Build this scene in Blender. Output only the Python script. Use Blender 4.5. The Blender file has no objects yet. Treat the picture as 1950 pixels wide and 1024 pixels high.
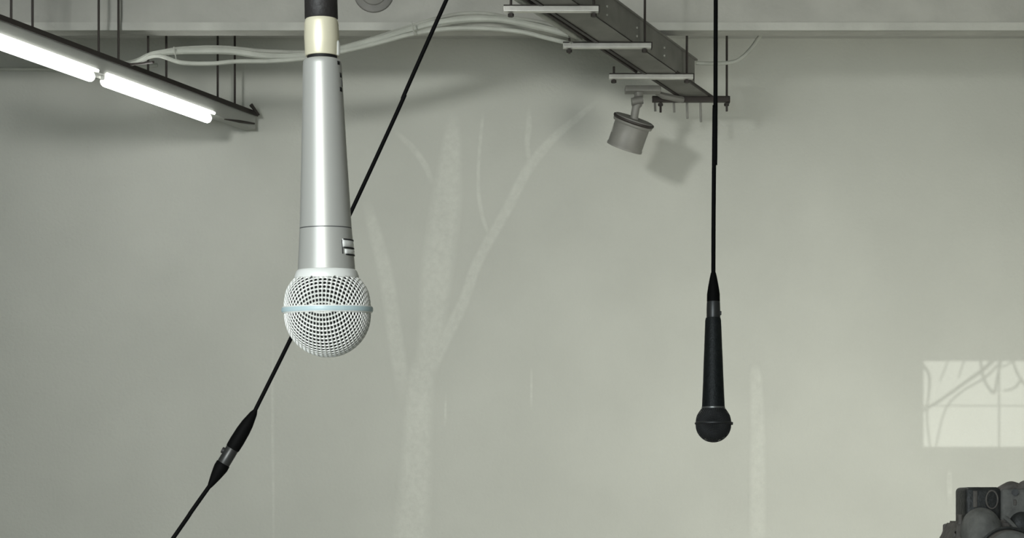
import bpy, bmesh, math, random
from mathutils import Vector, Matrix
random.seed(7)
C = bpy.context.scene.collection
sc = bpy.context.scene

# ---------------------------------------------------------------- camera
F = 3000.0            # focal length in pixels of the 1950 px wide frame
CX, HY = 975.0, 980.0 # the lens looks level: horizon row 980
EYE = 1.5
cam_d = bpy.data.cameras.new('camera'); cam = bpy.data.objects.new('camera', cam_d); C.objects.link(cam)
cam.location = (0, 0, EYE); cam.rotation_euler = (math.pi/2, 0, 0)
cam_d.sensor_width = 36; cam_d.lens = F/1950*36
cam_d.shift_y = (HY-512)/1950
cam_d.clip_start = 0.05
sc.camera = cam

def P(px, py, d):
    """place at depth d (metres in front of the lens) seen at this picture position"""
    return Vector(((px-CX)/F*d, d, EYE+(HY-py)/F*d))

# ---------------------------------------------------------------- light
sc.view_settings.view_transform = 'Standard'
sc.view_settings.look = 'None'
sc.view_settings.exposure = 0.19
sc.view_settings.gamma = 1.0
sc.view_settings.use_curve_mapping = False
w = bpy.data.worlds.new('sky'); sc.world = w; w.use_nodes = True
bg = w.node_tree.nodes['Background']; bg.inputs[0].default_value = (.80, .88, 1, 1); bg.inputs[1].default_value = 0.6
def lamp(name, kind, loc, target, energy, color, **k):
    l = bpy.data.lights.new(name, kind); l.energy = energy; l.color = color
    for a, b in k.items(): setattr(l, a, b)
    o = bpy.data.objects.new(name, l); C.objects.link(o); o.location = loc
    o.rotation_euler = (Vector(target)-Vector(loc)).to_track_quat('-Z', 'Y').to_euler()
    return o
SUN = Vector((.15, 1, -.12))
lamp('sun', 'SUN', (0, -6, 5), Vector((0, -6, 5))+SUN, 1.0, (1, 1, .95), angle=math.radians(.10))
# area light added behind the camera, as daylight from an assumed tall window
lamp('assumed_window_light', 'AREA', (-1.6, -2.9, 1.9), (-.6, 8, 2.8), 112, (.86, .96, 1), shape='RECTANGLE', size=2.1, size_y=2.1)
# added area light right of the camera, brightening the back wall; no window there
lamp('side_fill', 'AREA', (4.9, 2.4, 1.1), (2.8, 11.1, 1.6), 60, (1, .985, .90), shape='RECTANGLE', size=3.4, size_y=2.0, spread=math.radians(62))
# unseen flood added on the ceiling to light the back wall, left of and above the camera
FL = Vector((-2.7, 3.4, EYE+2.75)); FT = Vector((-.2, 11.1, 1.1))
lamp('fill_lamp', 'SPOT', FL, FT, 720, (1, 1, .97), shadow_soft_size=.32, spot_size=math.radians(95), spot_blend=1.0)
FILL_E = 20.0

# ---------------------------------------------------------------- helpers
def mat(name, col, rough=.6, metal=0, bump=0, bscale=60, var=0, vscale=3, spec=.5, detail=4):
    m = bpy.data.materials.new(name); m.use_nodes = True
    nt = m.node_tree; b = nt.nodes['Principled BSDF']
    b.inputs['Base Color'].default_value = (*col, 1); b.inputs['Roughness'].default_value = rough
    b.inputs['Metallic'].default_value = metal; b.inputs['Specular IOR Level'].default_value = spec
    tc = nt.nodes.new('ShaderNodeTexCoord')
    if var:
        n = nt.nodes.new('ShaderNodeTexNoise'); n.inputs['Scale'].default_value = vscale; n.inputs['Detail'].default_value = detail
        nt.links.new(tc.outputs['Object'], n.inputs['Vector'])
        r = nt.nodes.new('ShaderNodeValToRGB')
        r.color_ramp.elements[0].position = .3; r.color_ramp.elements[1].position = .7
        r.color_ramp.elements[0].color = tuple(c*(1-var) for c in col)+(1,)
        r.color_ramp.elements[1].color = tuple(min(1, c*(1+var)) for c in col)+(1,)
        nt.links.new(n.outputs['Fac'], r.inputs['Fac']); nt.links.new(r.outputs['Color'], b.inputs['Base Color'])
    if bump:
        n2 = nt.nodes.new('ShaderNodeTexNoise'); n2.inputs['Scale'].default_value = bscale; n2.inputs['Detail'].default_value = 6
        nt.links.new(tc.outputs['Object'], n2.inputs['Vector'])
        bp = nt.nodes.new('ShaderNodeBump'); bp.inputs['Strength'].default_value = bump; bp.inputs['Distance'].default_value = .01
        nt.links.new(n2.outputs['Fac'], bp.inputs['Height']); nt.links.new(bp.outputs['Normal'], b.inputs['Normal'])
    return m
def emat(name, col, s):
    m = bpy.data.materials.new(name); m.use_nodes = True; b = m.node_tree.nodes['Principled BSDF']
    b.inputs['Base Color'].default_value = (.8, .8, .8, 1)
    b.inputs['Emission Color'].default_value = (*col, 1); b.inputs['Emission Strength'].default_value = s
    return m
M = dict(
    wall=mat('plaster', (.50, .515, .47), .9, 0, .4, 45, .04, 1.6, .2, 8),
    beam=mat('rough_plaster', (.44, .445, .41), .9, 0, .5, 22, .13, 2.5, .2, 8),
    lip=mat('lip_plaster', (.50, .51, .47), .9, 0, .5, 22, .14, 3, .2, 8),
    ceil=mat('ceiling_paint', (.52, .53, .50), .95, 0, .3, 20, .08, 2, .2),
    floor=mat('concrete_floor', (.50, .49, .45), .6, 0, .2, 15, .1, 2),
    galv=mat('galvanised_steel', (.64, .64, .60), .38, .5, .1, 90, .1, 12),
    tray=mat('grey_painted_steel', (.19, .19, .172), .6, .25, .1, 40, .16, 6),
    dark=mat('dark_steel', (.035, .03, .027), .55, .3),
    rod=mat('blackened_rod', (.045, .038, .034), .6, .2),
    batten=mat('grey_enamel', (.30, .31, .285), .5, 0, 0, 1, .06, 5),
    pale=mat('pale_conduit', (.44, .46, .41), .6, 0, .1, 40, .10, 9),
    sheath=mat('grey_cable_sheath', (.36, .37, .33), .6, 0, .2, 25, .18, 7),
    spotm=mat('grey_lamp_housing', (.22, .22, .20), .5, .1, 0, 1, .1, 10),
    spotr=mat('grey_lamp_back', (.20, .20, .185), .6, .1, 0, 1, .12, 14),
    silver=mat('silver_lacquer', (.51, .505, .47), .42, .3),
    groove=mat('groove_line', (.10, .10, .10), .5, .3),
    white=mat('white_lacquer', (.90, .90, .86), .35, .1),
    mesh=mat('white_wire_mesh', (.93, .93, .88), .35, .25),
    ring=mat('pale_blue_ring', (.50, .63, .655), .4, 0),
    foam=mat('dark_foam', (.012, .012, .012), .9),
    nickel=mat('satin_nickel', (.86, .80, .60), .4, .25, 0, 1, .04, 60),
    nickelw=mat('bright_nickel', (.93, .92, .86), .3, .4),
    rubber=mat('black_rubber', (.022, .019, .018), .55, 0, .1, 300),
    black=mat('black_jacket', (.004, .004, .004), .65, 0, 0, 1, 0, 1, .08),
    bmic=mat('black_lacquer', (.010, .012, .012), .5, 0, .15, 400, .3, 200, .3),
    bmesh=mat('black_wire_mesh', (.035, .035, .035), .5, .3),
    bband=mat('dull_silver_band', (.20, .20, .19), .4, .6),
    gunmetal=mat('dark_metal_shell', (.07, .07, .068), .4, .6),
    bgap=mat('black_gap', (.004, .004, .004), .7),
    cblack=mat('black_plastic', (.03, .03, .028), .5, 0, .2, 200, .25, 90),
    cbrown=mat('worn_brown_black', (.13, .115, .10), .6, 0, .2, 160, .3, 60),
    cgrey=mat('dark_grey_rubber', (.17, .165, .15), .8, 0, .3, 120, .3, 50),
    bark=mat('bark', (.06, .05, .04), .9, 0, .5, 20, .2, 5),
    tube=emat('lit_tube', (1, 1, .96), 9.0),
    tube_fill=emat('fill_tube', (1, 1, .96), FILL_E),
)
def tag(o, label=None, cat=None, group=None, kind=None):
    if label: o['label'] = label
    if cat: o['category'] = cat
    if group: o['group'] = group
    if kind: o['kind'] = kind
    return o
def link(name, bm, m, parent=None, smooth=False):
    me = bpy.data.meshes.new(name)
    bmesh.ops.recalc_face_normals(bm, faces=bm.faces)
    bm.to_mesh(me); bm.free()
    if smooth:
        for p in me.polygons: p.use_smooth = True
    me.materials.append(m)
    o = bpy.data.objects.new(name, me); C.objects.link(o)
    if parent: o.parent = parent
    if smooth:
        try: me.set_sharp_from_angle(angle=math.radians(40))
        except Exception: pass
    return o
def empty(name, loc=(0, 0, 0)):
    o = bpy.data.objects.new(name, None); C.objects.link(o); o.location = loc; o.empty_display_size = .1
    return o
def box(bm, lo, hi, bev=0, mtx=None):
    r = bmesh.ops.create_cube(bm, size=1)
    vs = r['verts']
    for v in vs:
        v.co = Vector([lo[i]+(v.co[i]+.5)*(hi[i]-lo[i]) for i in range(3)])
    if bev:
        es = {e for v in vs for e in v.link_edges}
        g = bmesh.ops.bevel(bm, geom=list(es), offset=bev, segments=3, affect='EDGES', profile=.5)
        vs = list({v for f in g['faces'] for v in f.verts} | {v for v in vs if v.is_valid})
    if mtx is not None:
        for v in vs: v.co = mtx @ v.co
    return vs
def lathe(bm, prof, n=48, caps=True, mtx=None):
    """prof: list of (radius, z)"""
    rings = []
    for r, z in prof:
        rings.append([bm.verts.new((r*math.cos(2*math.pi*k/n), r*math.sin(2*math.pi*k/n), z)) for k in range(n)])
    for a, b in zip(rings, rings[1:]):
        for k in range(n): bm.faces.new((a[k], a[(k+1) % n], b[(k+1) % n], b[k]))
    if caps:
        bm.faces.new(rings[0]); bm.faces.new(rings[-1])
    if mtx is not None:
        for R in rings:
            for v in R: v.co = mtx @ v.co
def axis_mtx(a, b):
    """frame with origin a whose +z runs to b"""
    q = (Vector(b)-Vector(a)).to_track_quat('Z', 'Y')
    return Matrix.Translation(a) @ q.to_matrix().to_4x4()
def rodbm(bm, a, b, r, n=12):
    a, b = Vector(a), Vector(b)
    lathe(bm, [(r, 0), (r, (b-a).length)], n, True, axis_mtx(a, b))
def spline(pts, steps=10):
    pts = [Vector(p) for p in pts]; out = []
    q = [pts[0]*2-pts[1]]+pts+[pts[-1]*2-pts[-2]]
    for i in range(1, len(q)-2):
        p0, p1, p2, p3 = q[i-1:i+3]
        for s in range(steps):
            t = s/steps
            out.append(.5*((2*p1)+(p2-p0)*t+(2*p0-5*p1+4*p2-p3)*t*t+(3*p1-p0-3*p2+p3)*t**3))
    out.append(pts[-1]); return out
def tube(bm, pts, r, n=10):
    """swept tube; r is a number or one radius per point"""
    pts = [Vector(p) for p in pts]; rings = []
    up = Vector((0.03, 1, 0.02)).normalized()
    for i, p in enumerate(pts):
        t = (pts[min(i+1, len(pts)-1)]-pts[max(i-1, 0)]).normalized()
        s = t.cross(up).normalized(); u = s.cross(t)
        rr = r[i] if isinstance(r, (list, tuple)) else r
        rings.append([bm.verts.new(p+(s*math.cos(2*math.pi*k/n)+u*math.sin(2*math.pi*k/n))*rr) for k in range(n)])
    for a, b in zip(rings, rings[1:]):
        for k in range(n): bm.faces.new((a[k], a[(k+1) % n], b[(k+1) % n], b[k]))
    bm.faces.new(rings[0]); bm.faces.new(rings[-1])
def NB(): return bmesh.new()

# ---------------------------------------------------------------- room shell
CEIL = EYE+3.37; YB = 11.15; YF = -3.0; XL, XR = -8.0, 8.0
def slab(name, lo, hi, m, kind='structure'):
    bm = NB(); box(bm, lo, hi); return tag(link(name, bm, m), kind=kind)
slab('wall_back', (XL, YB, 0), (XR, YB+.2, CEIL), M['wall'])
slab('wall_left', (XL-.2, YF-.2, 0), (XL, YB+.2, CEIL), M['wall'])
slab('wall_right', (XR, YF-.2, 0), (XR+.2, YB+.2, CEIL), M['wall'])
slab('floor', (XL-.2, YF-.2, -.2), (XR+.2, YB+.2, 0), M['floor'])
slab('ceiling', (XL-.2, YF-.2, CEIL), (XR+.2, YB+.2, CEIL+.2), M['ceil'])
slab('trim_1', (XL, 9.95, EYE+3.055), (XR, 10.05, CEIL), M['beam'])       # downstand beam
slab('trim_5', (XL, 9.935, EYE+3.055), (XR, 9.952, EYE+3.105), M['lip'])     # flat lip along its foot
# wall behind the camera, with a high clerestory window and a tall window, both assumed
W1 = (.76, 2.75, 3.68, 4.31)       # x0 x1 z0 z1
W2 = (-2.7, -.5, .8, 3.0)
bm = NB()
y0, y1 = YF-.2, YF
for lo, hi in [((XL, W2[0]), (0, CEIL)), ((W2[0], W2[1]), (0, W2[2])), ((W2[0], W2[1]), (W2[3], CEIL)), ((W2[1], W1[0]), (0, CEIL)),
               ((W1[0], W1[1]), (0, W1[2])), ((W1[0], W1[1]), (W1[3], CEIL)), ((W1[1], XR), (0, CEIL))]:
    box(bm, (lo[0], y0, hi[0]), (lo[1], y1, hi[1]))
tag(link('wall_front', bm, M['wall']), kind='structure')
bm = NB()
xm = W1[0]+(1897-1750)/F*YB; zm = W1[2]+(850-768)/F*YB
box(bm, (xm-.0045, YF-.14, W1[2]), (xm+.0045, YF-.11, W1[3]))
box(bm, (W1[0], YF-.14, zm-.0025), (W1[1], YF-.11, zm+.0025))
tag(link('assumed_window_1', bm, M['batten']), kind='structure')  # assumed clerestory bars, inferred from the patch of sun
bm = NB()
for x in (W2[0], -1.63, W2[1]-.06): box(bm, (x, YF-.14, W2[2]), (x+.06, YF-.08, W2[3]))
for z in (W2[2], W2[3]-.06): box(bm, (W2[0], YF-.14, z), (W2[1], YF-.08, z+.06))
tag(link('assumed_window_2', bm, M['batten']), kind='structure')  # assumed tall window frame, unseen behind the camera
# bare tree outside, whose branches shade the patch of sun on the back wall
def sunpt(px, py, y):
    p = P(px, py, YB); return p + SUN*((y-YB)/SUN.y)
bm = NB(); yt = -4.3
def br(pts, r0, r1):
    q = spline([sunpt(a, b, yt+random.uniform(-.05, .05)) for a, b in pts], 6)
    tube(bm, q, [r0+(r1-r0)*i/(len(q)-1) for i in range(len(q))], 7)
br([(1735, 795), (1790, 762), (1835, 730), (1870, 705), (1900, 680), (1960, 640)], .010, .016)
br([(1782, 850), (1800, 780), (1832, 745), (1880, 715), (1930, 660)], .006, .009)
br([(1755, 690), (1770, 720), (1765, 790), (1772, 860)], .012, .006)
br([(1862, 640), (1871, 712), (1884, 740), (1892, 748)], .009, .012)
br([(1918, 640), (1903, 700), (1894, 748)], .008, .010)
br([(1912, 744), (1932, 738), (1945, 722)], .007, .010)
br([(1928, 640), (1930, 690), (1944, 722), (1960, 740)], .008, .010)
br([(1905, 700), (1925, 690), (1950, 670)], .005, .008)
br([(1790, 725), (1800, 700), (1812, 670)], .005, .006)
br([(1825, 720), (1835, 690), (1850, 665)], .005, .008)
br([(1960, 700), (2000, 700), (2060, 670)], .008, .015)
tag(link('bare_tree', bm, M['bark'], None, True), 'bare branched tree outside whose shadow crosses the patch of sun on the wall', 'tree')

# paler wall colour: a tree shape, plus streaks of light put into it
def faint(name, strands, light=1.16, amax=.8, cell=.008):
    """paler tone over the plaster: a fine grid skin kept only where the strokes run;
    strands: list of [(px,py,halfwidth_px)...]; a per vertex pale amount fades the edges"""
    import numpy as np
    k = YB/F
    samp = []
    for st in strands:
        L = spline([(a, b, c) for a, b, c in st], 14)
        for i, p in enumerate(L):
            q = L[min(i+1, len(L)-1)]-L[max(i-1, 0)]
            samp.append(((p[0]-CX)*k, EYE+(HY-p[1])*k, p[2]*k, min(1, (min(i, len(L)-1-i)+1)/9)))
            if i+1 < len(L):                      # fill long gaps between samples
                n = L[i+1]; g = int((n-p).length/3)
                for t in range(1, g):
                    m_ = p.lerp(n, t/g); samp.append(((m_[0]-CX)*k, EYE+(HY-m_[1])*k, m_[2]*k, min(1, (min(i, len(L)-1-i)+1)/9)))
    xs0 = min(a-c for a, b, c, e in samp); xs1 = max(a+c for a, b, c, e in samp)
    zs0 = min(b-c for a, b, c, e in samp); zs1 = max(b+c for a, b, c, e in samp)
    nx, nz = int((xs1-xs0)/cell)+2, int((zs1-zs0)/cell)+2
    A = np.zeros((nx, nz))
    X = xs0+np.arange(nx)*cell; Z = zs0+np.arange(nz)*cell
    for a, b, c, e in samp:
        c = max(c, cell*1.1)
        i0, i1 = max(0, int((a-c-xs0)/cell)), min(nx, int((a+c-xs0)/cell)+2)
        j0, j1 = max(0, int((b-c-zs0)/cell)), min(nz, int((b+c-zs0)/cell)+2)
        d = np.sqrt((X[i0:i1, None]-a)**2+(Z[None, j0:j1]-b)**2)/c
        v = np.clip((1-d)*2.2, 0, 1)*e
        A[i0:i1, j0:j1] = np.maximum(A[i0:i1, j0:j1], v)
    ids = -np.ones((nx, nz), int); vs = []; fs = []; am = []
    keep = np.maximum.reduce([A[:-1, :-1], A[1:, :-1], A[:-1, 1:], A[1:, 1:]]) > .01
    def vid(i, j):
        if ids[i, j] < 0: ids[i, j] = len(vs); vs.append((float(X[i]), YB-.0012, float(Z[j]))); am.append(float(A[i, j]))
        return int(ids[i, j])
    for i, j in zip(*np.nonzero(keep)): fs.append((vid(i, j), vid(i+1, j), vid(i+1, j+1), vid(i, j+1)))
    me = bpy.data.meshes.new(name); me.from_pydata(vs, [], fs)
    at_ = me.attributes.new('pale_amount', 'FLOAT', 'POINT'); at_.data.foreach_set('value', am)
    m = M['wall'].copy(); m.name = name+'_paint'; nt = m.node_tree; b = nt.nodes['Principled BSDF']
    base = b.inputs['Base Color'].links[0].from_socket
    at = nt.nodes.new('ShaderNodeAttribute'); at.attribute_name = 'pale_amount'
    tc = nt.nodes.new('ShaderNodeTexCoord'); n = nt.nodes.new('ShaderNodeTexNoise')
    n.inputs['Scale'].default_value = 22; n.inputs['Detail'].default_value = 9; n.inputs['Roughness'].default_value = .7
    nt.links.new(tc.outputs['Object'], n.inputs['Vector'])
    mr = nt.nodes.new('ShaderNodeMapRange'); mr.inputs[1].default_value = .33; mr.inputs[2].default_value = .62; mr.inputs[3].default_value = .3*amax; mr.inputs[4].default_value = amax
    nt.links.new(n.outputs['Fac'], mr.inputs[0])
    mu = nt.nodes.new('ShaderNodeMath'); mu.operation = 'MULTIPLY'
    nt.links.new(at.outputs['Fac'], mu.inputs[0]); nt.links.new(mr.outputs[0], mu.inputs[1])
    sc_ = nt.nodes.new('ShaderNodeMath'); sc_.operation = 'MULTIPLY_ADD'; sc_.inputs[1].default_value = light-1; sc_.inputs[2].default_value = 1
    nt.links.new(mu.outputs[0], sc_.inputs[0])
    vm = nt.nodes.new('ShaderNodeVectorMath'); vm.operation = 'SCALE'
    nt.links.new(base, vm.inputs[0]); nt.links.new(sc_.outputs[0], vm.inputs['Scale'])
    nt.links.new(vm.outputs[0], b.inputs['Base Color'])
    me.materials.append(m)
    o = bpy.data.objects.new(name, me); C.objects.link(o); return o
tree = faint('pale_tree', [
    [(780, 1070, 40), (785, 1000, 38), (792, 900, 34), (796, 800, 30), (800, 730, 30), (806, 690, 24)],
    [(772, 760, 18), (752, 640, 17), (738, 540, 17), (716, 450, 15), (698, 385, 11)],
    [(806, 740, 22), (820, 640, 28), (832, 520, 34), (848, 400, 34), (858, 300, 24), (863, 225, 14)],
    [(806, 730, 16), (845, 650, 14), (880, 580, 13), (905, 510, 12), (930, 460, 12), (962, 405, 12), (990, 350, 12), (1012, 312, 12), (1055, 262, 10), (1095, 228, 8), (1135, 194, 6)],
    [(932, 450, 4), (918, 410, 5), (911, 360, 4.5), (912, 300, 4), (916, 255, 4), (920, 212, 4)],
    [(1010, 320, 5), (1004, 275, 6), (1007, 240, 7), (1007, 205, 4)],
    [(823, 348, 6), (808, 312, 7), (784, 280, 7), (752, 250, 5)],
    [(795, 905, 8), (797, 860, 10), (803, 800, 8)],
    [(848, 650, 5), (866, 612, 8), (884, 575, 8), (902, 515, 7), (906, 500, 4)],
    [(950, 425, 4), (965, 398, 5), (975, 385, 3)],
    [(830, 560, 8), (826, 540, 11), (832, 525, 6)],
], 1.17, .9)  # tree shape in a paler tone of the wall colour
tag(tree, 'faint pale tree with forked bare branches on the plaster wall', 'wall marking')
st = faint('light_streak_1', [[(521, 1060, 3), (520, 900, 3), (519, 760, 3.5), (520, 640, 2)]], 1.16, .8); tag(st, kind='structure')  # thin streak of light put into the wall colour
st = faint('light_streak_2', [[(1443, 1060, 18), (1443, 940, 18), (1443, 820, 16), (1440, 730, 14), (1438, 700, 10)]], 1.15, .9); tag(st, kind='structure')  # broad streak of light, also put into the wall colour
st = faint('pale_marks', [[(1012, 780, 2), (1012, 735, 3), (1012, 700, 2)], [(847, 810, 2), (848, 790, 2), (849, 750, 1.5)], [(1809, 960, 5), (1808, 920, 6), (1808, 895, 5)]], 1.2, .8); tag(st, kind='structure')  # small marks in a paler wall colour

# ---------------------------------------------------------------- suspended lighting run
SL = .5125                                   # sideways drift per metre of depth
U = Vector((SL, 1, 0)).normalized(); Rg = Vector((U.y, -U.x, 0))   # along the run / to its right
def lampx(y): return -2.55+SL*(y-9.72)
def along(x0, y0, y, off, z): p = Vector((x0+SL*(y-y0), y, z)); return p+Rg*off
def prism(bm, x0, ya, yb, o0, o1, z0, z1):
    c = []
    for y in (ya, yb):
        for o, z in ((o0, z0), (o1, z0), (o1, z1), (o0, z1)): c.append(bm.verts.new(along(x0(y), y, y, o, z)))
    for f in ((0, 1, 2, 3), (7, 6, 5, 4), (0, 4, 5, 1), (1, 5, 6, 2), (2, 6, 7, 3), (3, 7, 4, 0)): bm.faces.new([c[i] for i in f])
def light_run(name, fx, ya, yb, h, tubes, rods, label, tm='tube'):
    root = empty(name, (fx(ya), ya, EYE+h)); inv = Matrix.Translation(-root.location)
    def part(n, bm, m, sm=False, par=root):
        for v in bm.verts: v.co = inv @ v.co
        return link(n, bm, m, par, sm)
    z = EYE+h
    bm = NB(); prism(bm, fx, ya, yb, -.045, .045, z+.03, z+.135); part('channel_body', bm, M['batten'])
    bm = NB(); prism(bm, fx, ya, yb, -.065, .065, z+.135, z+.150); prism(bm, fx, ya, yb, .060, .066, z+.118, z+.135); part('top_flange', bm, M['dark'])
    for (a, b) in tubes:
        pa, pb = along(fx(a), a, a, .012, z), along(fx(b), b, b, .012, z)
        d = (pb-pa).normalized(); L = (pb-pa).length
        bm = NB(); pr = []
        R = .031
        for t in range(7): an = math.pi/2*t/6; pr.append((R*math.sin(an)+.0005, R*(1-math.cos(an))))
        pr += [(r, L-zz) for r, zz in reversed(pr)]
        lathe(bm, pr, 20, True, axis_mtx(pa, pb)); tb = part('fluorescent_tube', bm, M[tm], True)
        for e in (pa+d*.01, pb-d*.01):
            bm = NB(); box(bm, (-.012, -.012, -.01), (.012, .012, .05), 0, Matrix.Translation(e+Vector((0, 0, .012))))
            part('lamp_holder', bm, M['batten'])
        qa, qb = along(fx(a), a, a, .05, z+.036), along(fx(b), b, b, .05, z+.036)
        bm = NB(); rodbm(bm, qa, qb, .009, 10); part('thin_tube', bm, M[tm], True)
    for y, top in rods:
        bm = NB(); p = along(fx(y), y, y, 0, z+.15); rodbm(bm, p, Vector((p.x, p.y, top)), .0075, 8); part('hanger_rod', bm, M['rod'], True)
    tag(root, label, 'strip light')
    return root
BZ = CEIL
r = light_run('strip_light', lampx, 8.4, 11.10, 2.68, [(8.72, 9.665), (9.735, 10.68)],
    [(9.07, CEIL), (9.22, CEIL), (9.72, CEIL), (9.88, CEIL), (10.13, BZ), (10.29, CEIL), (10.77, CEIL), (10.94, CEIL)],
    'long grey strip light with lit white tubes hung on thin rods, upper left')
# brighter end cap piece where the run stops short of the wall
bm = NB(); 
e0 = along(lampx(10.78), 10.78, 10.78, .05, EYE+2.70); e1 = along(lampx(11.08), 11.08, 11.08, .05, EYE+2.745)
tube(bm, [e0, e0.lerp(e1, .5), e1], [.004, .010, .006], 8)
for v in bm.verts: v.co -= r.location
link('end_bracket', bm, M['dark'], r, True)
bm = NB(); tube(bm, [along(lampx(11.02), 11.02, 11.02, .07, EYE+2.86), along(lampx(11.08), 11.08, 11.08, .09, EYE+2.80)], [.014, .007], 8)
for v in bm.verts: v.co -= r.location
link('end_clip', bm, M['dark'], r, True)
# unseen run added for fill light, nearer the camera and above the picture's top edge
def fill_x(y): return 3.0+.5*(y-10.4)
light_run('strip_light', fill_x, 3.0, 6.3, 2.60, [(3.05, 4.05), (4.12, 5.12), (5.19, 6.19)], [(3.5, CEIL), (5.8, CEIL)],
    'added second grey strip light for fill, hung unseen nearer the camera, just above the picture', 'tube_fill')

# conduit low on the wall behind the strip light
bm = NB(); tube(bm, [P(-160, 131, YB-.03), P(60, 131, YB-.03), P(190, 133, YB-.03), P(300, 124, YB-.03)], .013, 8)
tag(link('conduit', bm, M['pale'], None, True), 'thin pale conduit along the back wall behind the strip light', 'pipe')

# round speaker cover on the beam
root = empty('vent_cover', P(712, -14, 9.95)); tag(root, 'dark round vent cover on the beam at the top edge of the photo', 'vent')
bm = NB(); lathe(bm, [(.128, 0), (.125, .012), (.118, .016)], 40, True, Matrix.Rotation(math.pi/2, 4, 'X')); link('rim', bm, M['spotr'], root, True)
bm = NB(); lathe(bm, [(.085, .016), (.08, .022), (.02, .028)], 32, True, Matrix.Rotation(math.pi/2, 4, 'X')); link('centre_disc', bm, M['tray'], root, True)

# cable bundle sagging from the strip light to the tray
root = empty('cable_bundle', P(240, 122, 10.0)); tag(root, 'grey bundle of sagging cables running from the strip light to the tray', 'cable')
def strand(pts, rad, m, name='cable'):
    bm = NB(); tube(bm, spline([P(*p) for p in pts], 8), rad, 8)
    for v in bm.verts: v.co -= root.location
    return link(name, bm, m, root, True)
strand([(238, 122, 9.95), (262, 117, 9.85), (290, 104, 9.75), (330, 98, 9.72), (380, 97, 9.7), (440, 98, 9.7), (500, 106, 9.72), (560, 107, 9.75), (620, 101, 9.75), (680, 86, 9.75), (730, 72, 9.75), (790, 54, 9.75), (840, 42, 9.72), (900, 36, 9.68), (960, 38, 9.6), (1030, 52, 9.5), (1085, 66, 9.4)], .019, M['pale'])
strand([(262, 116, 9.85), (300, 106, 9.7), (345, 119, 9.66), (400, 121, 9.66), (450, 117, 9.68), (520, 116, 9.7), (590, 110, 9.72), (660, 96, 9.72), (720, 82, 9.72), (780, 66, 9.72), (850, 55, 9.7), (920, 54, 9.65), (990, 60, 9.6), (1040, 72, 9.5), (1090, 84, 9.4)], .013, M['pale'])
strand([(240, 121, 9.95), (275, 110, 9.8), (310, 98, 9.74), (350, 92, 9.75), (420, 90, 9.77), (500, 97, 9.8), (580, 99, 9.8), (640, 92, 9.8), (700, 76, 9.8), (760, 57, 9.78), (820, 38, 9.75), (870, 27, 9.72), (920, 25, 9.7), (970, 33, 9.6), (1030, 42, 9.5), (1080, 56, 9.4)], .012, M['sheath'])
strand([(244, 123, 9.9), (270, 121, 9.8), (292, 118, 9.7)], .008, M['rod'])
for px, py in ((333, 103), (588, 108), (786, 55)):
    bm = NB(); rodbm(bm, P(px-2, py-14, 9.66), P(px+3, py+12, 9.66), .004, 6)
    for v in bm.verts: v.co -= root.location
    link('cable_tie', bm, M['sheath'], root, True)

# ---------------------------------------------------------------- cable tray
TZ = EYE+2.82
def tx(y): return .121+SL*.99*(y-8.63)
root = empty('cable_tray', (tx(6.4), 6.4, TZ)); tag(root, 'grey steel cable trunking with cross struts hung on rods, top centre right', 'cable tray')
def tp(n, bm, m, sm=False, par=None):
    for v in bm.verts: v.co -= root.location
    return link(n, bm, m, par or root, sm)
def quadprism(bm, ya, yb, xo0, xo1, z0, z1):
    c = []
    for y in (ya, yb):
        for o, z in ((xo0, z0), (xo1, z0), (xo1, z1), (xo0, z1)): c.append(bm.verts.new((tx(y)+o, y, z)))
    for f in ((0, 1, 2, 3), (7, 6, 5, 4), (0, 4, 5, 1), (1, 5, 6, 2), (2, 6, 7, 3), (3, 7, 4, 0)): bm.faces.new([c[i] for i in f])
bm = NB(); quadprism(bm, 6.4, 10.66, 0, .21, TZ, TZ+.006)
for i in range(16):
    y = 6.6+i*.26
tp('tray_base', bm, M['tray'])
bm = NB(); quadprism(bm, 6.4, 10.34, .204, .21, TZ, TZ+.17); quadprism(bm, 6.4, 10.36, .2, .222, TZ+.165, TZ+.176); tp('side_panel', bm, M['tray'])
bm = NB(); quadprism(bm, 6.4, 10.66, -.004, .002, TZ, TZ+.17); tp('side_panel', bm, M['tray'])
bm = NB(); quadprism(bm, 6.4, 10.66, -.012, .012, TZ-.008, TZ+.001); tp('edge_lip', bm, M['dark'])
bm = NB(); quadprism(bm, 6.4, 10.36, .205, .216, TZ+.170, TZ+.18); tp('top_lip', bm, M['dark'])
bm = NB(); quadprism(bm, 10.05, 10.66, .200, .214, TZ-.003, TZ+.012); tp('edge_lip', bm, M['dark'])
for h in (.10, .05):
    for y in (9.05, 9.45, 9.85):
        bm = NB(); rodbm(bm, (tx(y)+.19, y, TZ+h), (tx(y)+.218, y, TZ+h), .007, 10); tp('bolt', bm, M['sheath'], True)
bm = NB()
rodbm(bm, (tx(6.4)-.13, 6.4, TZ+.03), (tx(9.45)-.13, 9.45, TZ+.03), .017, 10); tp('side_conduit', bm, M['sheath'], True)
bm = NB()
rodbm(bm, (tx(6.4)-.07, 6.4, TZ+.02), (tx(10.1)-.07, 10.1, TZ+.02), .010, 10); tp('side_conduit', bm, M['rod'], True)
rungs = [(8.73, 959, 1140, 18, 7), (9.41, 1072, 1240, 87.5, 6), (10.08, 1160, 1320, 146.5, 5.5), (10.63, 1242, 1388, 190, 6)]
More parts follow.
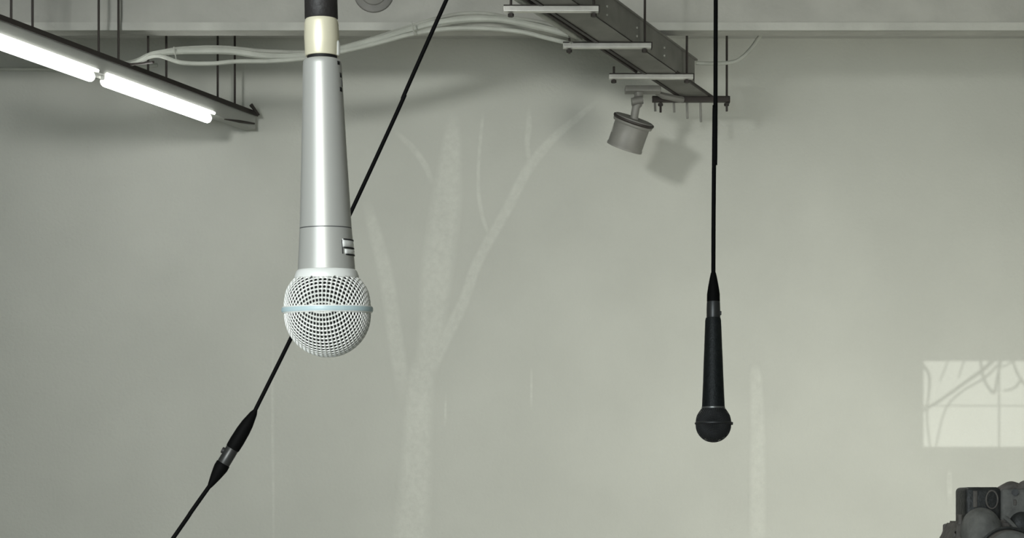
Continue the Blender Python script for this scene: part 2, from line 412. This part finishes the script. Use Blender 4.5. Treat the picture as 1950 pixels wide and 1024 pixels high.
for i, (d, xa, xb, py, hp) in enumerate(rungs):
    a, b = P(xa, py, d), P(xb, py, d); hh = hp/F*d
    bm = NB()
    box(bm, (a.x, d-.018, a.z-hh*.75), (b.x, d+.018, a.z+hh*.75), .003)
    s = tp('cross_strut', bm, M['galv'] if i < 3 else M['rod'])
    bm = NB(); box(bm, (a.x, d-.012, a.z+hh*.75), (b.x, d+.02, a.z+hh*.75+.008))       # open top edge of the strut
    box(bm, (b.x, d-.02, a.z-hh), (b.x+.006, d+.02, a.z+hh)); tp('strut_edge', bm, M['dark'], par=None)
    top = CEIL if i < 2 else (BZ if i == 2 else CEIL)
    xr = [1131, 1228, 1308, 1384][i]; xl = [973, 1084, 1169, 1258][i]
    for px, lo_px, isl in ((xr, (24, 95, 154, 212)[i], 0), (xl, (24, 102, 153, 214)[i], 1)):
        bm = NB(); q = P(px, lo_px, d+.012)
        tt = top if not (isl and i in (1, 2, 3)) else TZ+(.03 if i != 2 else .05)
        rodbm(bm, (q.x, d+.012, q.z), (q.x, d+.012, tt), .0075, 8)
        tp('hanger_rod', bm, M['rod'], True)
        bm = NB(); n = P(px, py+hp*1.2, d); rodbm(bm, (n.x, d+.012, n.z-.012), (n.x, d+.012, n.z+.004), .017, 6); tp('nut', bm, M['dark'])
# short rod ends under the last strut
for px, ya, yb in ((1308, 186, 226), (1334, 196, 232), (1283, 190, 214), (1247, 190, 212)):
    bm = NB(); rodbm(bm, P(px, ya, 10.66), P(px+1, yb, 10.66), .008, 8); tp('rod_end', bm, M['spotm'], True)
bm = NB(); tube(bm, [P(1240, 172, 10.5), P(1262, 182, 10.52), P(1300, 190, 10.6)], [.010, .022, .022], 8); tp('strap', bm, M['tray'], True)

# pale pipe curving from the tray up to the beam
bm = NB(); tube(bm, spline([P(1325, 120, 10.5), P(1360, 121, 10.5), P(1395, 118, 10.5), P(1412, 110, 10.5), P(1428, 95, 10.5), P(1442, 76, 10.5), P(1456, 56, 10.5), P(1475, 25, 10.5), P(1476, -10, 10.5)], 8), .013, 10)
tag(link('conduit', bm, M['pale'], None, True), 'pale bent conduit curving from the cable tray up to the beam', 'pipe')

# ---------------------------------------------------------------- spotlight
D = 10.40
c0 = P(1207, 229, D); sp = empty('spotlight', P(1215, 168, D)); tag(sp, 'grey cylindrical spotlight tilted on a bracket below the cable tray', 'spotlight')
def spart(n, bm, m, sm=True):
    for v in bm.verts: v.co -= sp.location
    return link(n, bm, m, sp, sm)
ax = Vector((-.30, .34, -.86)).normalized()
R = 39/F*D
mt = axis_mtx(c0, c0+ax)
bm = NB(); lathe(bm, [(R*.93, 0), (R*.98, .006), (R, .018), (R*.97, .03), (R*.88, .032), (R*.87, .17), (R*.90, .175), (R*.90, .19), (R*.8, .19)], 40, True, mt); spart('lamp_housing', bm, M['spotm'])
bm = NB(); lathe(bm, [(R*1.03, -.006), (R*1.04, .004), (R*.99, .014)], 40, True, mt); spart('rim', bm, M['dark'])
bm = NB(); lathe(bm, [(R*.95, -.012), (R*.95, -.004)], 40, True, mt); spart('back_plate', bm, M['spotr'])
bm = NB(); lathe(bm, [(.02, -.03), (.03, -.006)], 16, True, mt); spart('cable_gland', bm, M['spotr'])
bm = NB(); b0 = P(1228, 168, D); box(bm, (P(1190, 0, D).x, D-.05, P(0, 177, D).z), (P(1258, 0, D).x, D+.04, TZ+.002), .006); spart('mounting_box', bm, M['spotm'])
bm = NB(); tube(bm, spline([P(1216, 172, D), P(1216, 186, D), P(1212, 200, D-.01), c0-Vector((0,0,.0))+Vector((.0,-.004,.004))], 5), [.030]*6+[.036]*5+[.026]*5, 12); spart('bracket', bm, M['spotm'])
bm = NB(); rodbm(bm, P(1203, 194, D-.035), P(1224, 190, D-.035), .026, 14); spart('joint', bm, M['tray'])
bm = NB(); rodbm(bm, P(1169, 237, D), P(1165, 251, D), .005, 6); spart('adjuster', bm, M['sheath'])

# housing added around the unseen flood lamp, hung from the ceiling
fr = empty('fill_flood', FL); tag(fr, 'black flood light added unseen on the ceiling to light the back wall, nearer the camera than the strip lights', 'spotlight')
fd = (FT-FL).normalized(); mt = axis_mtx(Vector((0, 0, 0))-fd*.02, fd)
bm = NB(); lathe(bm, [(.02, -.2), (.11, -.19), (.13, -.17), (.19, .02), (.195, .02), (.14, -.18), (.02, -.21)], 32, False, mt); link('lamp_housing', bm, M['cblack'], fr, True)
bm = NB(); rodbm(bm, -fd*.15, Vector((-fd.x*.15, -fd.y*.15, CEIL-FL.z)), .012, 10); link('stem', bm, M['cblack'], fr, True)

# ---------------------------------------------------------------- microphones
def arc_profile(pts):
    s = [0]
    for a, b in zip(pts, pts[1:]): s.append(s[-1]+math.dist(a, b))
    def f(t):
        t = max(0, min(s[-1], t))
        for i in range(len(s)-1):
            if t <= s[i+1]+1e-9:
                k = (t-s[i])/((s[i+1]-s[i]) or 1)
                (r0, z0), (r1, z1) = pts[i], pts[i+1]
                return r0+(r1-r0)*k, z0+(z1-z0)*k
    return f, s[-1]
def dome_mesh(bm, f, L, rho0, cell, rmin, rot, bulge, hole=.34):
    """square wire cloth pressed over a surface of revolution; rho0 = distance ring-to-pole of the cloth"""
    n = int(rho0/cell)+2; verts = {}
    ring_cap = rho0
    def mapv(u, v, out, key=None):
        if key is not None and key in verts: return verts[key]
        rho = math.hypot(u, v); a = math.atan2(v, u)+rot
        rho_c = max(rmin, min(ring_cap, rho))
        r, z = f(ring_cap-rho_c)            # arc length measured from the ring
        r2, z2 = f(ring_cap-rho_c+.01)
        tr, tz = r2-r, z2-z; l = math.hypot(tr, tz) or 1
        nr, nz = (abs(tz)/l, -tr/l*(1 if tz > 0 else -1)) if l else (1, 0)
        nr, nz = abs(tz)/l, (-tr/l if tz > 0 else tr/l)
        r += nr*out; z += nz*out
        vv = bm.verts.new((max(r, 0)*math.cos(a), max(r, 0)*math.sin(a), z))
        if key is not None: verts[key] = vv
        return vv
    for i in range(-n, n):
        for j in range(-n, n):
            cs = [math.hypot((i+a)*cell, (j+b)*cell) for a in (0, 1) for b in (0, 1)]
            if min(cs) > ring_cap or max(cs) < rmin: continue
            outer = [(0, 0), (1, 0), (2, 0), (2, 1), (2, 2), (1, 2), (0, 2), (0, 1)]
            ov = [mapv((i+a/2)*cell, (j+b/2)*cell, bulge if (a+b) % 2 else bulge*.5, (2*i+a, 2*j+b)) for a, b in outer]
            iv = []
            for a, b in outer:
                dx, dy = a-1, b-1; l = math.hypot(dx, dy)
                iv.append(mapv((i+.5+dx/l*hole)*cell, (j+.5+dy/l*hole)*cell, -bulge))
            for k in range(8):
                k2 = (k+1) % 8
                try: bm.faces.new((ov[k], ov[k2], iv[k2], iv[k]))
                except ValueError: pass
    bad = [fc for fc in bm.faces if fc.calc_area() < 1e-12]
    bmesh.ops.delete(bm, geom=bad, context='FACES')

# --- white microphone (tilted a little, foot of the head swung away from the lens)
D0 = .907; TH = math.radians(5.0)
H0 = (HY-590)/F*D0
def T(py): q = HY-py; return (q*D0-H0*F)/(F*math.cos(TH)+q*math.sin(TH))
def RR(hw, t): return hw*(D0-t*math.sin(TH))/F
def pr(*pp): return [(RR(hw, T(y)), T(y)) for y, hw in pp]
wm = empty('microphone', P(623.5, 590, D0)); wm.rotation_euler = (TH, math.radians(-.62), 0)
tag(wm, 'large silver microphone with white mesh head hanging head down in front', 'microphone')
wc = empty('microphone_cable', P(623.5, 590, D0)); wc.rotation_euler = wm.rotation_euler
tag(wc, 'black cable plugged into the top of the silver microphone', 'cable')
bm = NB(); lathe(bm, pr((434, 49.4), (400, 47.8), (300, 43.4), (200, 39.4), (125, 36.9), (118, 36.2), (114.5, 34), (113, 30)), 72); link('handle', bm, M['silver'], wm, True)
bm = NB(); lathe(bm, pr((436.4, 49.2), (433.6, 49.2)), 72); link('joint_line', bm, M['groove'], wm, True)
bm = NB(); lathe(bm, pr((513, 54.2), (506, 54), (470, 51.6), (436, 49.6)), 72); link('lower_handle', bm, M['silver'], wm, True)
bm = NB(); lathe(bm, pr((531, 58), (530, 60.5), (527, 61.2), (519, 58.5), (515, 56.5), (512.5, 53)), 72); link('collar', bm, M['white'], wm, True)
bm = NB(); lathe(bm, pr((533.2, 59.5), (530.5, 59.5)), 72); link('collar_gap', bm, M['groove'], wm, True)
def ringprof(y, hw, h, d=4.5):
    return pr((y+h*.95, hw-d-2), (y+h*.8, hw-d*.5), (y+h*.4, hw-.6), (y, hw), (y-h*.4, hw-.6), (y-h*.8, hw-d*.5), (y-h*.95, hw-d-2))
bm = NB(); lathe(bm, ringprof(590, 86.3, 7.5, 3.0), 96); link('ring_rim', bm, M['white'], wm, True)
bm = NB(); lathe(bm, ringprof(590, 87.3, 5.0, 1.4), 96); link('band', bm, M['ring'], wm, True)
s = D0/F
# lower dome
pts = [(82.0, 0)]+[(82*math.cos(a), -8-80*math.sin(a)*1.02) for a in [math.pi/2*k/24 for k in range(25)]]
pts = [(r*s, z*s) for r, z in pts]
f, L = arc_profile(pts)
bm = NB(); dome_mesh(bm, f, L, L, 8.5*s, 0, math.radians(0), .55*s); bmesh.ops.remove_doubles(bm, verts=bm.verts, dist=1e-6)
o = link('mesh_grille', bm, M['mesh'], wm, True); md = o.modifiers.new('s', 'SOLIDIFY'); md.thickness = .0004; md.offset = -1
# upper dome
up = [(82, 0), (82, 8), (81, 20), (77.5, 36), (70.5, 49), (61.5, 60)]
up = [(p[0]*s, p[1]*s) for p in spline([(a, b, 0) for a, b in up], 6)]
f, L = arc_profile(up)
bm = NB(); dome_mesh(bm, f, L, 122*s, 8.5*s, 122*s-L, 0, .55*s); bmesh.ops.remove_doubles(bm, verts=bm.verts, dist=1e-6)
o = link('mesh_grille', bm, M['mesh'], wm, True); md = o.modifiers.new('s', 'SOLIDIFY'); md.thickness = .0004; md.offset = -1
bm = NB(); lathe(bm, [(r*s, z*s) for r, z in ((56, 58), (66, 48), (74, 34), (78, 18), (79, 0), (79, -8), (75, -36), (60, -62), (36, -80), (6, -86))], 48); link('windscreen_foam', bm, M['foam'], wm, True)
# marks printed on the side of the handle
def mark(py0, py1, a0, a1, m, lift=.5, name='printed_mark'):
    bm = NB(); n = 8; rows = []
    for k in range(n+1):
        a = math.radians(a0+(a1-a0)*k/n)
        row = []
        for py in (py0, py1):
            t = T(py)
            if py < 434: hw = 36.9+(py-125)*(49.4-36.9)/309 if py > 125 else 36.9
            else: hw = 49.6+(py-436)*(54-49.6)/70
            row.append(bm.verts.new((RR(hw+lift, t)*math.cos(a), RR(hw+lift, t)*math.sin(a), t)))
        rows.append(row)
    for a, b in zip(rows, rows[1:]): bm.faces.new((a[0], b[0], b[1], a[1]))
    o = link(name, bm, m, wm, True); md = o.modifiers.new('s', 'SOLIDIFY'); md.thickness = .0003; return o
mark(458, 473, -47, 10, M['white'], 1.0, 'switch_plate')
mark(477, 486, -42, 10, M['white'], 1.2, 'switch_plate')
for y, a in ((458.5, -45), (474, -45), (487, -40)): mark(y-1.2, y+1.2, a, 8, M['bgap'], 1.6)
mark(460, 486, -49, -46.5, M['groove'], .5)
for y0_, y1_, a in ((120, 127, -28), (141, 150, -18), (169, 177, -22)): mark(y0_, y1_, a-5, a+6, M['bgap'], .4)
mark(152, 167, -14, -9, M['groove'], .3)
# cable plug
bm = NB(); lathe(bm, pr((114, 28.5), (107, 28.5)), 48); link('plug_gasket', bm, M['bgap'], wc, True)
bm = NB(); lathe(bm, pr((107.5, 28), (107, 31), (104, 32.3), (70, 33.2), (45, 32.3), (38, 30.5), (33, 27.5), (31, 20)), 64); o = link('plug_shell', bm, M['nickel'], wc, True); o['label'] = 'cream metal plug shell'
bm = NB(); t0, t1 = T(107), T(79)
rr = RR(32.5, t0); a = math.radians(-14)
lathe(bm, [(RR(4.2, t0), 0), (RR(5.6, t0), .0008), (RR(5.6, t0), t1-t0-.0012), (RR(3.5, t0), t1-t0)], 20, True, Matrix.Translation((rr*math.cos(a)*.93, rr*math.sin(a)*.93, t0)))
link('release_latch', bm, M['nickelw'], wc, True)
bm = NB(); lathe(bm, pr((37, 30), (35, 31.6), (0, 31.2), (-60, 28), (-61, 25), (-70, 25), (-71, 23), (-130, 15), (-160, 12)), 48); link('strain_relief', bm, M['rubber'], wc, True)
mtx = Matrix.Translation(wc.location) @ wc.rotation_euler.to_matrix().to_4x4()
st0 = Vector((0, 0, T(-155))); wtop = mtx @ st0
def loc(v): return mtx.inverted() @ v
bm = NB(); tube(bm, spline([loc(wtop+Vector((.001, .004, -.02))), loc(wtop), loc(wtop+Vector((-.004, -.02, .35))), loc(Vector((wtop.x-.02, wtop.y-.03, 2.9))), loc(Vector((wtop.x-.03, wtop.y-.02, CEIL)))], 12), .0032, 12); link('cord', bm, M['black'], wc, True)

# --- black microphone, hanging straight down further back
D1 = 2.30; s1 = D1/F
bmic = empty('microphone', P(1358.5, 806, D1)); tag(bmic, 'small black microphone hanging head down on a cable, right of centre', 'microphone')
bmic.rotation_euler = (0, math.radians(-.15), 0)
def pz(*pp): return [(hw*s1, (806-y)*s1) for y, hw in pp]
bm = NB(); lathe(bm, pz((774, 21.6), (740, 20), (690, 18.2), (640, 16.2), (610, 15.1), (605, 14), (604, 11)), 40); link('handle', bm, M['bmic'], bmic, True)
bm = NB(); lathe(bm, pz((778, 21.5), (777.5, 22.3), (774.5, 22.3), (774, 21)), 40); link('silver_band', bm, M['bband'], bmic, True)
bm = NB(); lathe(bm, pz((808, 33.8), (807, 35.2), (804.5, 35.2), (803, 33.8)), 48); link('ring', bm, M['bmesh'], bmic, True)
bm = NB(); rodbm(bm, (34*s1, 0, 0), (37*s1, 0, 0), .0022, 8); link('ring_stud', bm, M['bmesh'], bmic, True)
pts = [(33.4*s1, 0)]+[(33.4*s1*math.cos(a), (-3-33*math.sin(a))*s1) for a in [math.pi/2*k/16 for k in range(17)]]
f, L = arc_profile(pts); bm = NB(); dome_mesh(bm, f, L, L, 3.3*s1, 0, 0, .25*s1); bmesh.ops.remove_doubles(bm, verts=bm.verts, dist=1e-6)
link('mesh_grille', bm, M['bmesh'], bmic, True)
up = [(p[0]*s1, p[1]*s1) for p in spline([(33.4, 0, 0), (33, 7, 0), (31, 15, 0), (27, 22, 0), (22, 29, 0)], 5)]
f, L = arc_profile(up); bm = NB(); dome_mesh(bm, f, L, 50*s1, 3.3*s1, 50*s1-L, 0, .25*s1); bmesh.ops.remove_doubles(bm, verts=bm.verts, dist=1e-6)
link('mesh_grille', bm, M['bmesh'], bmic, True)
bm = NB(); lathe(bm, [(r*s1, z*s1) for r, z in ((20, 28), (29, 16), (32, 0), (31, -10), (24, -24), (4, -35))], 32); link('windscreen_foam', bm, M['foam'], bmic, True)
bc = empty('microphone_cable', P(1358.5, 806, D1)); tag(bc, 'black cable holding the small black microphone from above', 'cable')
bm = NB(); lathe(bm, pz((605, 12.5), (603, 13), (590, 13), (576, 12.6), (573, 12)), 32); link('plug_shell', bm, M['gunmetal'], bc, True)['label'] = 'dark metal plug shell'
bm = NB(); box(bm, (11.5*s1, -.003, 206*s1), (15*s1, .003, 214*s1), .001); link('release_latch', bm, M['gunmetal'], bc)
bm = NB(); lathe(bm, pz((574, 12.4), (560, 12.2), (545, 10), (530, 7.2), (520, 5), (517, 3.4)), 32); link('strain_relief', bm, M['black'], bc, True)
bm = NB(); top = P(1363, 0, D1)-bc.location
tube(bm, spline([(0, 0, 284*s1), (.4*s1, 0, 400*s1), (2.2*s1, 0, 600*s1), (top.x, 0, top.z), (top.x+.004, 0, CEIL-bc.location.z)], 10), .0031, 12); link('cord', bm, M['black'], bc, True)

# --- slanting cable with a mated pair of plugs
D2 = 2.35; s2 = D2/F
J = P(437, 866, D2)                      # where the two plugs meet
A, B = P(486, 782, D2), P(399, 926, D2)
ca = empty('slanting_cable', A); tag(ca, 'black cable slanting down from the top behind the silver microphone', 'cable')
cb = empty('lower_cable', B); tag(cb, 'black cable leaving the joined plugs toward the bottom left edge', 'cable')
dirn = (B-A).normalized()
ma = Matrix.Translation(-ca.location) @ axis_mtx(A, B); Lt = (B-A).length; u = Lt/168
bm = NB(); lathe(bm, [(3.6*s2, -2*u), (7*s2, 6*u), (11.5*s2, 28*u), (13.2*s2, 45*u), (13.8*s2, 68*u), (13.4*s2, 82*u), (11.5*s2, 86*u)], 32, True, ma); link('strain_relief', bm, M['black'], ca, True)
bm = NB(); lathe(bm, [(11*s2, 80*u), (12.4*s2, 84*u), (12.4*s2, 116*u), (11.0*s2, 120*u)], 32, True, ma); link('plug_shell', bm, M['gunmetal'], ca, True)['label'] = 'dark metal plug shell'
bm = NB(); pl = P(427, 858, D2)-ca.location; rodbm(bm, P(437, 863, D2)-ca.location, P(423, 856, D2)-ca.location, .0048, 12); link('release_latch', bm, M['rubber'], ca, True)
mb = Matrix.Translation(-cb.location) @ axis_mtx(A, B)
bm = NB(); lathe(bm, [(11.0*s2, 115*u), (13.4*s2, 118*u), (13.6*s2, 127*u), (12.0*s2, 136*u), (9*s2, 150*u), (6*s2, 162*u), (4.0*s2, 169*u)], 32, True, mb); link('strain_relief', bm, M['black'], cb, True)
ctop = P(850, 0, D2); sl = (P(850, 0, D2)-P(760, 200, D2)).normalized()
kk = (CEIL-ctop.z)/sl.z
bm = NB(); tube(bm, spline([p-ca.location for p in (A+dirn*.005, P(553, 646, D2), P(612, 522, D2), P(671, 398, D2), P(765, 194, D2), ctop, ctop+sl*kk*.5, ctop+sl*kk)], 10), 3.9*s2, 12); link('cord', bm, M['black'], ca, True)
e1 = P(330, 1024, D2); d3 = (e1-P(365, 974, D2)).normalized()
bm = NB(); tube(bm, spline([p-cb.location for p in (B-dirn*.005, P(365, 973, D2), e1, e1+d3*.35, e1+d3*.35+Vector((-.16, .02, -.30)), Vector((-1.0, D2, .30)), Vector((-1.05, D2, .03)), Vector((-1.3, D2+.1, .006)))], 12), 4.1*s2, 12); link('cord', bm, M['black'], cb, True)

# ---------------------------------------------------------------- camera on a tripod, bottom right corner
D3 = 2.2; k3 = D3/F
cr = empty('camera_on_stand', P(1880, 1060, D3)); tag(cr, 'dark camera with rounded housing on a stand, cut off by the bottom right corner', 'camera')
def cp(n, bm, m, sm=True, par=None, lab=None):
    for v in bm.verts: v.co -= cr.location
    o = link(n, bm, m, par or cr, sm)
    if lab: o['label'] = lab
    return o
def pbox(bm, x0, y0_, x1, y1_, da, db, bev): 
    a, b = P(x0, y1_, D3), P(x1, y0_, D3); box(bm, (a.x, D3+da, a.z), (b.x, D3+db, b.z), bev)
bm = NB(); pbox(bm, 1839, 927, 1907, 1010, .0, .055, .0058); fl = cp('battery_pack', bm, M['cblack'], lab='black rounded battery pack')
bm = NB(); q = [P(1889+11*math.cos(t), 951+17*math.sin(t), D3-.001) for t in [2*math.pi*i/24 for i in range(25)]]; tube(bm, q, .0012, 8); cp('oval_ridge', bm, M['cbrown'])
bm = NB(); pbox(bm, 1853, 934, 1861, 966, -.0012, .002, .001); cp('side_ridge', bm, M['cbrown'])
bm = NB(); bmesh.ops.create_uvsphere(bm, u_segments=32, v_segments=20, radius=1)
c = P(1868, 1012, D3-.01)
for v in bm.verts: v.co = Vector((v.co.x*38*k3, v.co.y*.035, v.co.z*46*k3)) + c
cp('rounded_housing', bm, M['cgrey'], lab='dark grey domed housing')
bm = NB()
prof = [(1829, 990), (1827, 1002), (1816, 1018), (1806, 1045), (1800, 1085), (1975, 1085), (1975, 1000), (1906, 988), (1860, 1000)]
fv = [bm.verts.new(P(a, b, D3-.005)) for a, b in prof]; bv = [bm.verts.new(P(a, b, D3-.005)+Vector((0, .07, 0))) for a, b in prof]
bm.faces.new(fv); bm.faces.new(bv[::-1])
for i in range(len(prof)): bm.faces.new((fv[i], fv[(i+1) % len(prof)], bv[(i+1) % len(prof)], bv[i]))
bmesh.ops.bevel(bm, geom=bm.edges[:], offset=.004, segments=3, affect='EDGES'); cp('camera_body', bm, M['cbrown'])
bm = NB(); tube(bm, spline([P(1828, 979, D3), P(1828, 984, D3), P(1828, 996, D3), P(1824, 1012, D3)], 5), [.0025]+[.0040]*13+[.005, .005], 12); cp('thumb_lever', bm, M['cbrown'])
bm = NB(); pbox(bm, 1842, 992, 1849, 1012, -.032, -.01, .002); cp('latch', bm, M['cgrey'])
# lens barrel pointing at the viewer
c = P(1905, 1062, D3-.02)
bm = NB(); lathe(bm, [(50*k3, 0), (56*k3, .004), (58*k3, .02), (54*k3, .035), (50*k3, .05)], 48, True, Matrix.Translation(c) @ Matrix.Rotation(math.pi/2, 4, 'X')); cp('lens_barrel', bm, M['cbrown'])
bm = NB(); q = [c+Vector((math.cos(t)*57*k3, -.034, math.sin(t)*57*k3)) for t in [math.pi*i/24 for i in range(25)]]; tube(bm, q, .0022, 8); cp('lens_ring', bm, M['cblack'])
bm = NB(); q = [c+Vector((math.cos(t)*40*k3, -.05, math.sin(t)*42*k3)) for t in [math.pi*i/24 for i in range(25)]]; tube(bm, q, .0075, 10); cp('focus_ring', bm, M['cgrey'])
# right hand housing with knob and strap
bm = NB(); pbox(bm, 1907, 930, 1985, 1030, .0, .06, .006); rh = cp('side_housing', bm, M['cgrey'])
bm = NB(); tube(bm, spline([P(1903, 937, D3+.015), P(1915, 930, D3+.012), P(1926, 926, D3+.012), P(1942, 930, D3+.012), P(1954, 924, D3+.012), P(1985, 926, D3+.012)], 6), [.004]+[.0075]*30, 12); cp('carry_grip', bm, M['cbrown'])
bm = NB(); rodbm(bm, P(1933, 937, D3+.01), P(1933, 937, D3-.006), .0048, 20); cp('knob', bm, M['cblack'])
bm = NB(); pbox(bm, 1930, 951, 1935, 962, -.002, .004, .0008); cp('catch', bm, M['cbrown'])
bm = NB(); tube(bm, spline([P(1913, 985, D3-.012), P(1924, 994, D3-.02), P(1937, 1010, D3-.03), P(1946, 1030, D3-.035)], 6), .0030, 8); cp('strap', bm, M['cgrey'])
bm = NB(); bmesh.ops.create_uvsphere(bm, u_segments=24, v_segments=14, radius=1)
c = P(1945, 1000, D3-.002)
for v in bm.verts: v.co = Vector((v.co.x*24*k3, v.co.y*.012, v.co.z*26*k3)) + c
cp('eyepiece', bm, M['cblack'])
# stand down to the floor
hub = Vector((P(1890, 1060, D3).x, D3+.03, 0)); zt = P(0, 1084, D3).z
bm = NB(); rodbm(bm, Vector((hub.x, hub.y, .55)), Vector((hub.x, hub.y, zt+.002)), .014, 16); cp('centre_column', bm, M['cblack'])
for k in range(3):
    a = 2*math.pi*k/3+.4
    bm = NB(); rodbm(bm, Vector((hub.x, hub.y, 1.0)), Vector((hub.x+.42*math.cos(a), hub.y+.42*math.sin(a), .012)), .011, 12); cp('leg', bm, M['cblack'])
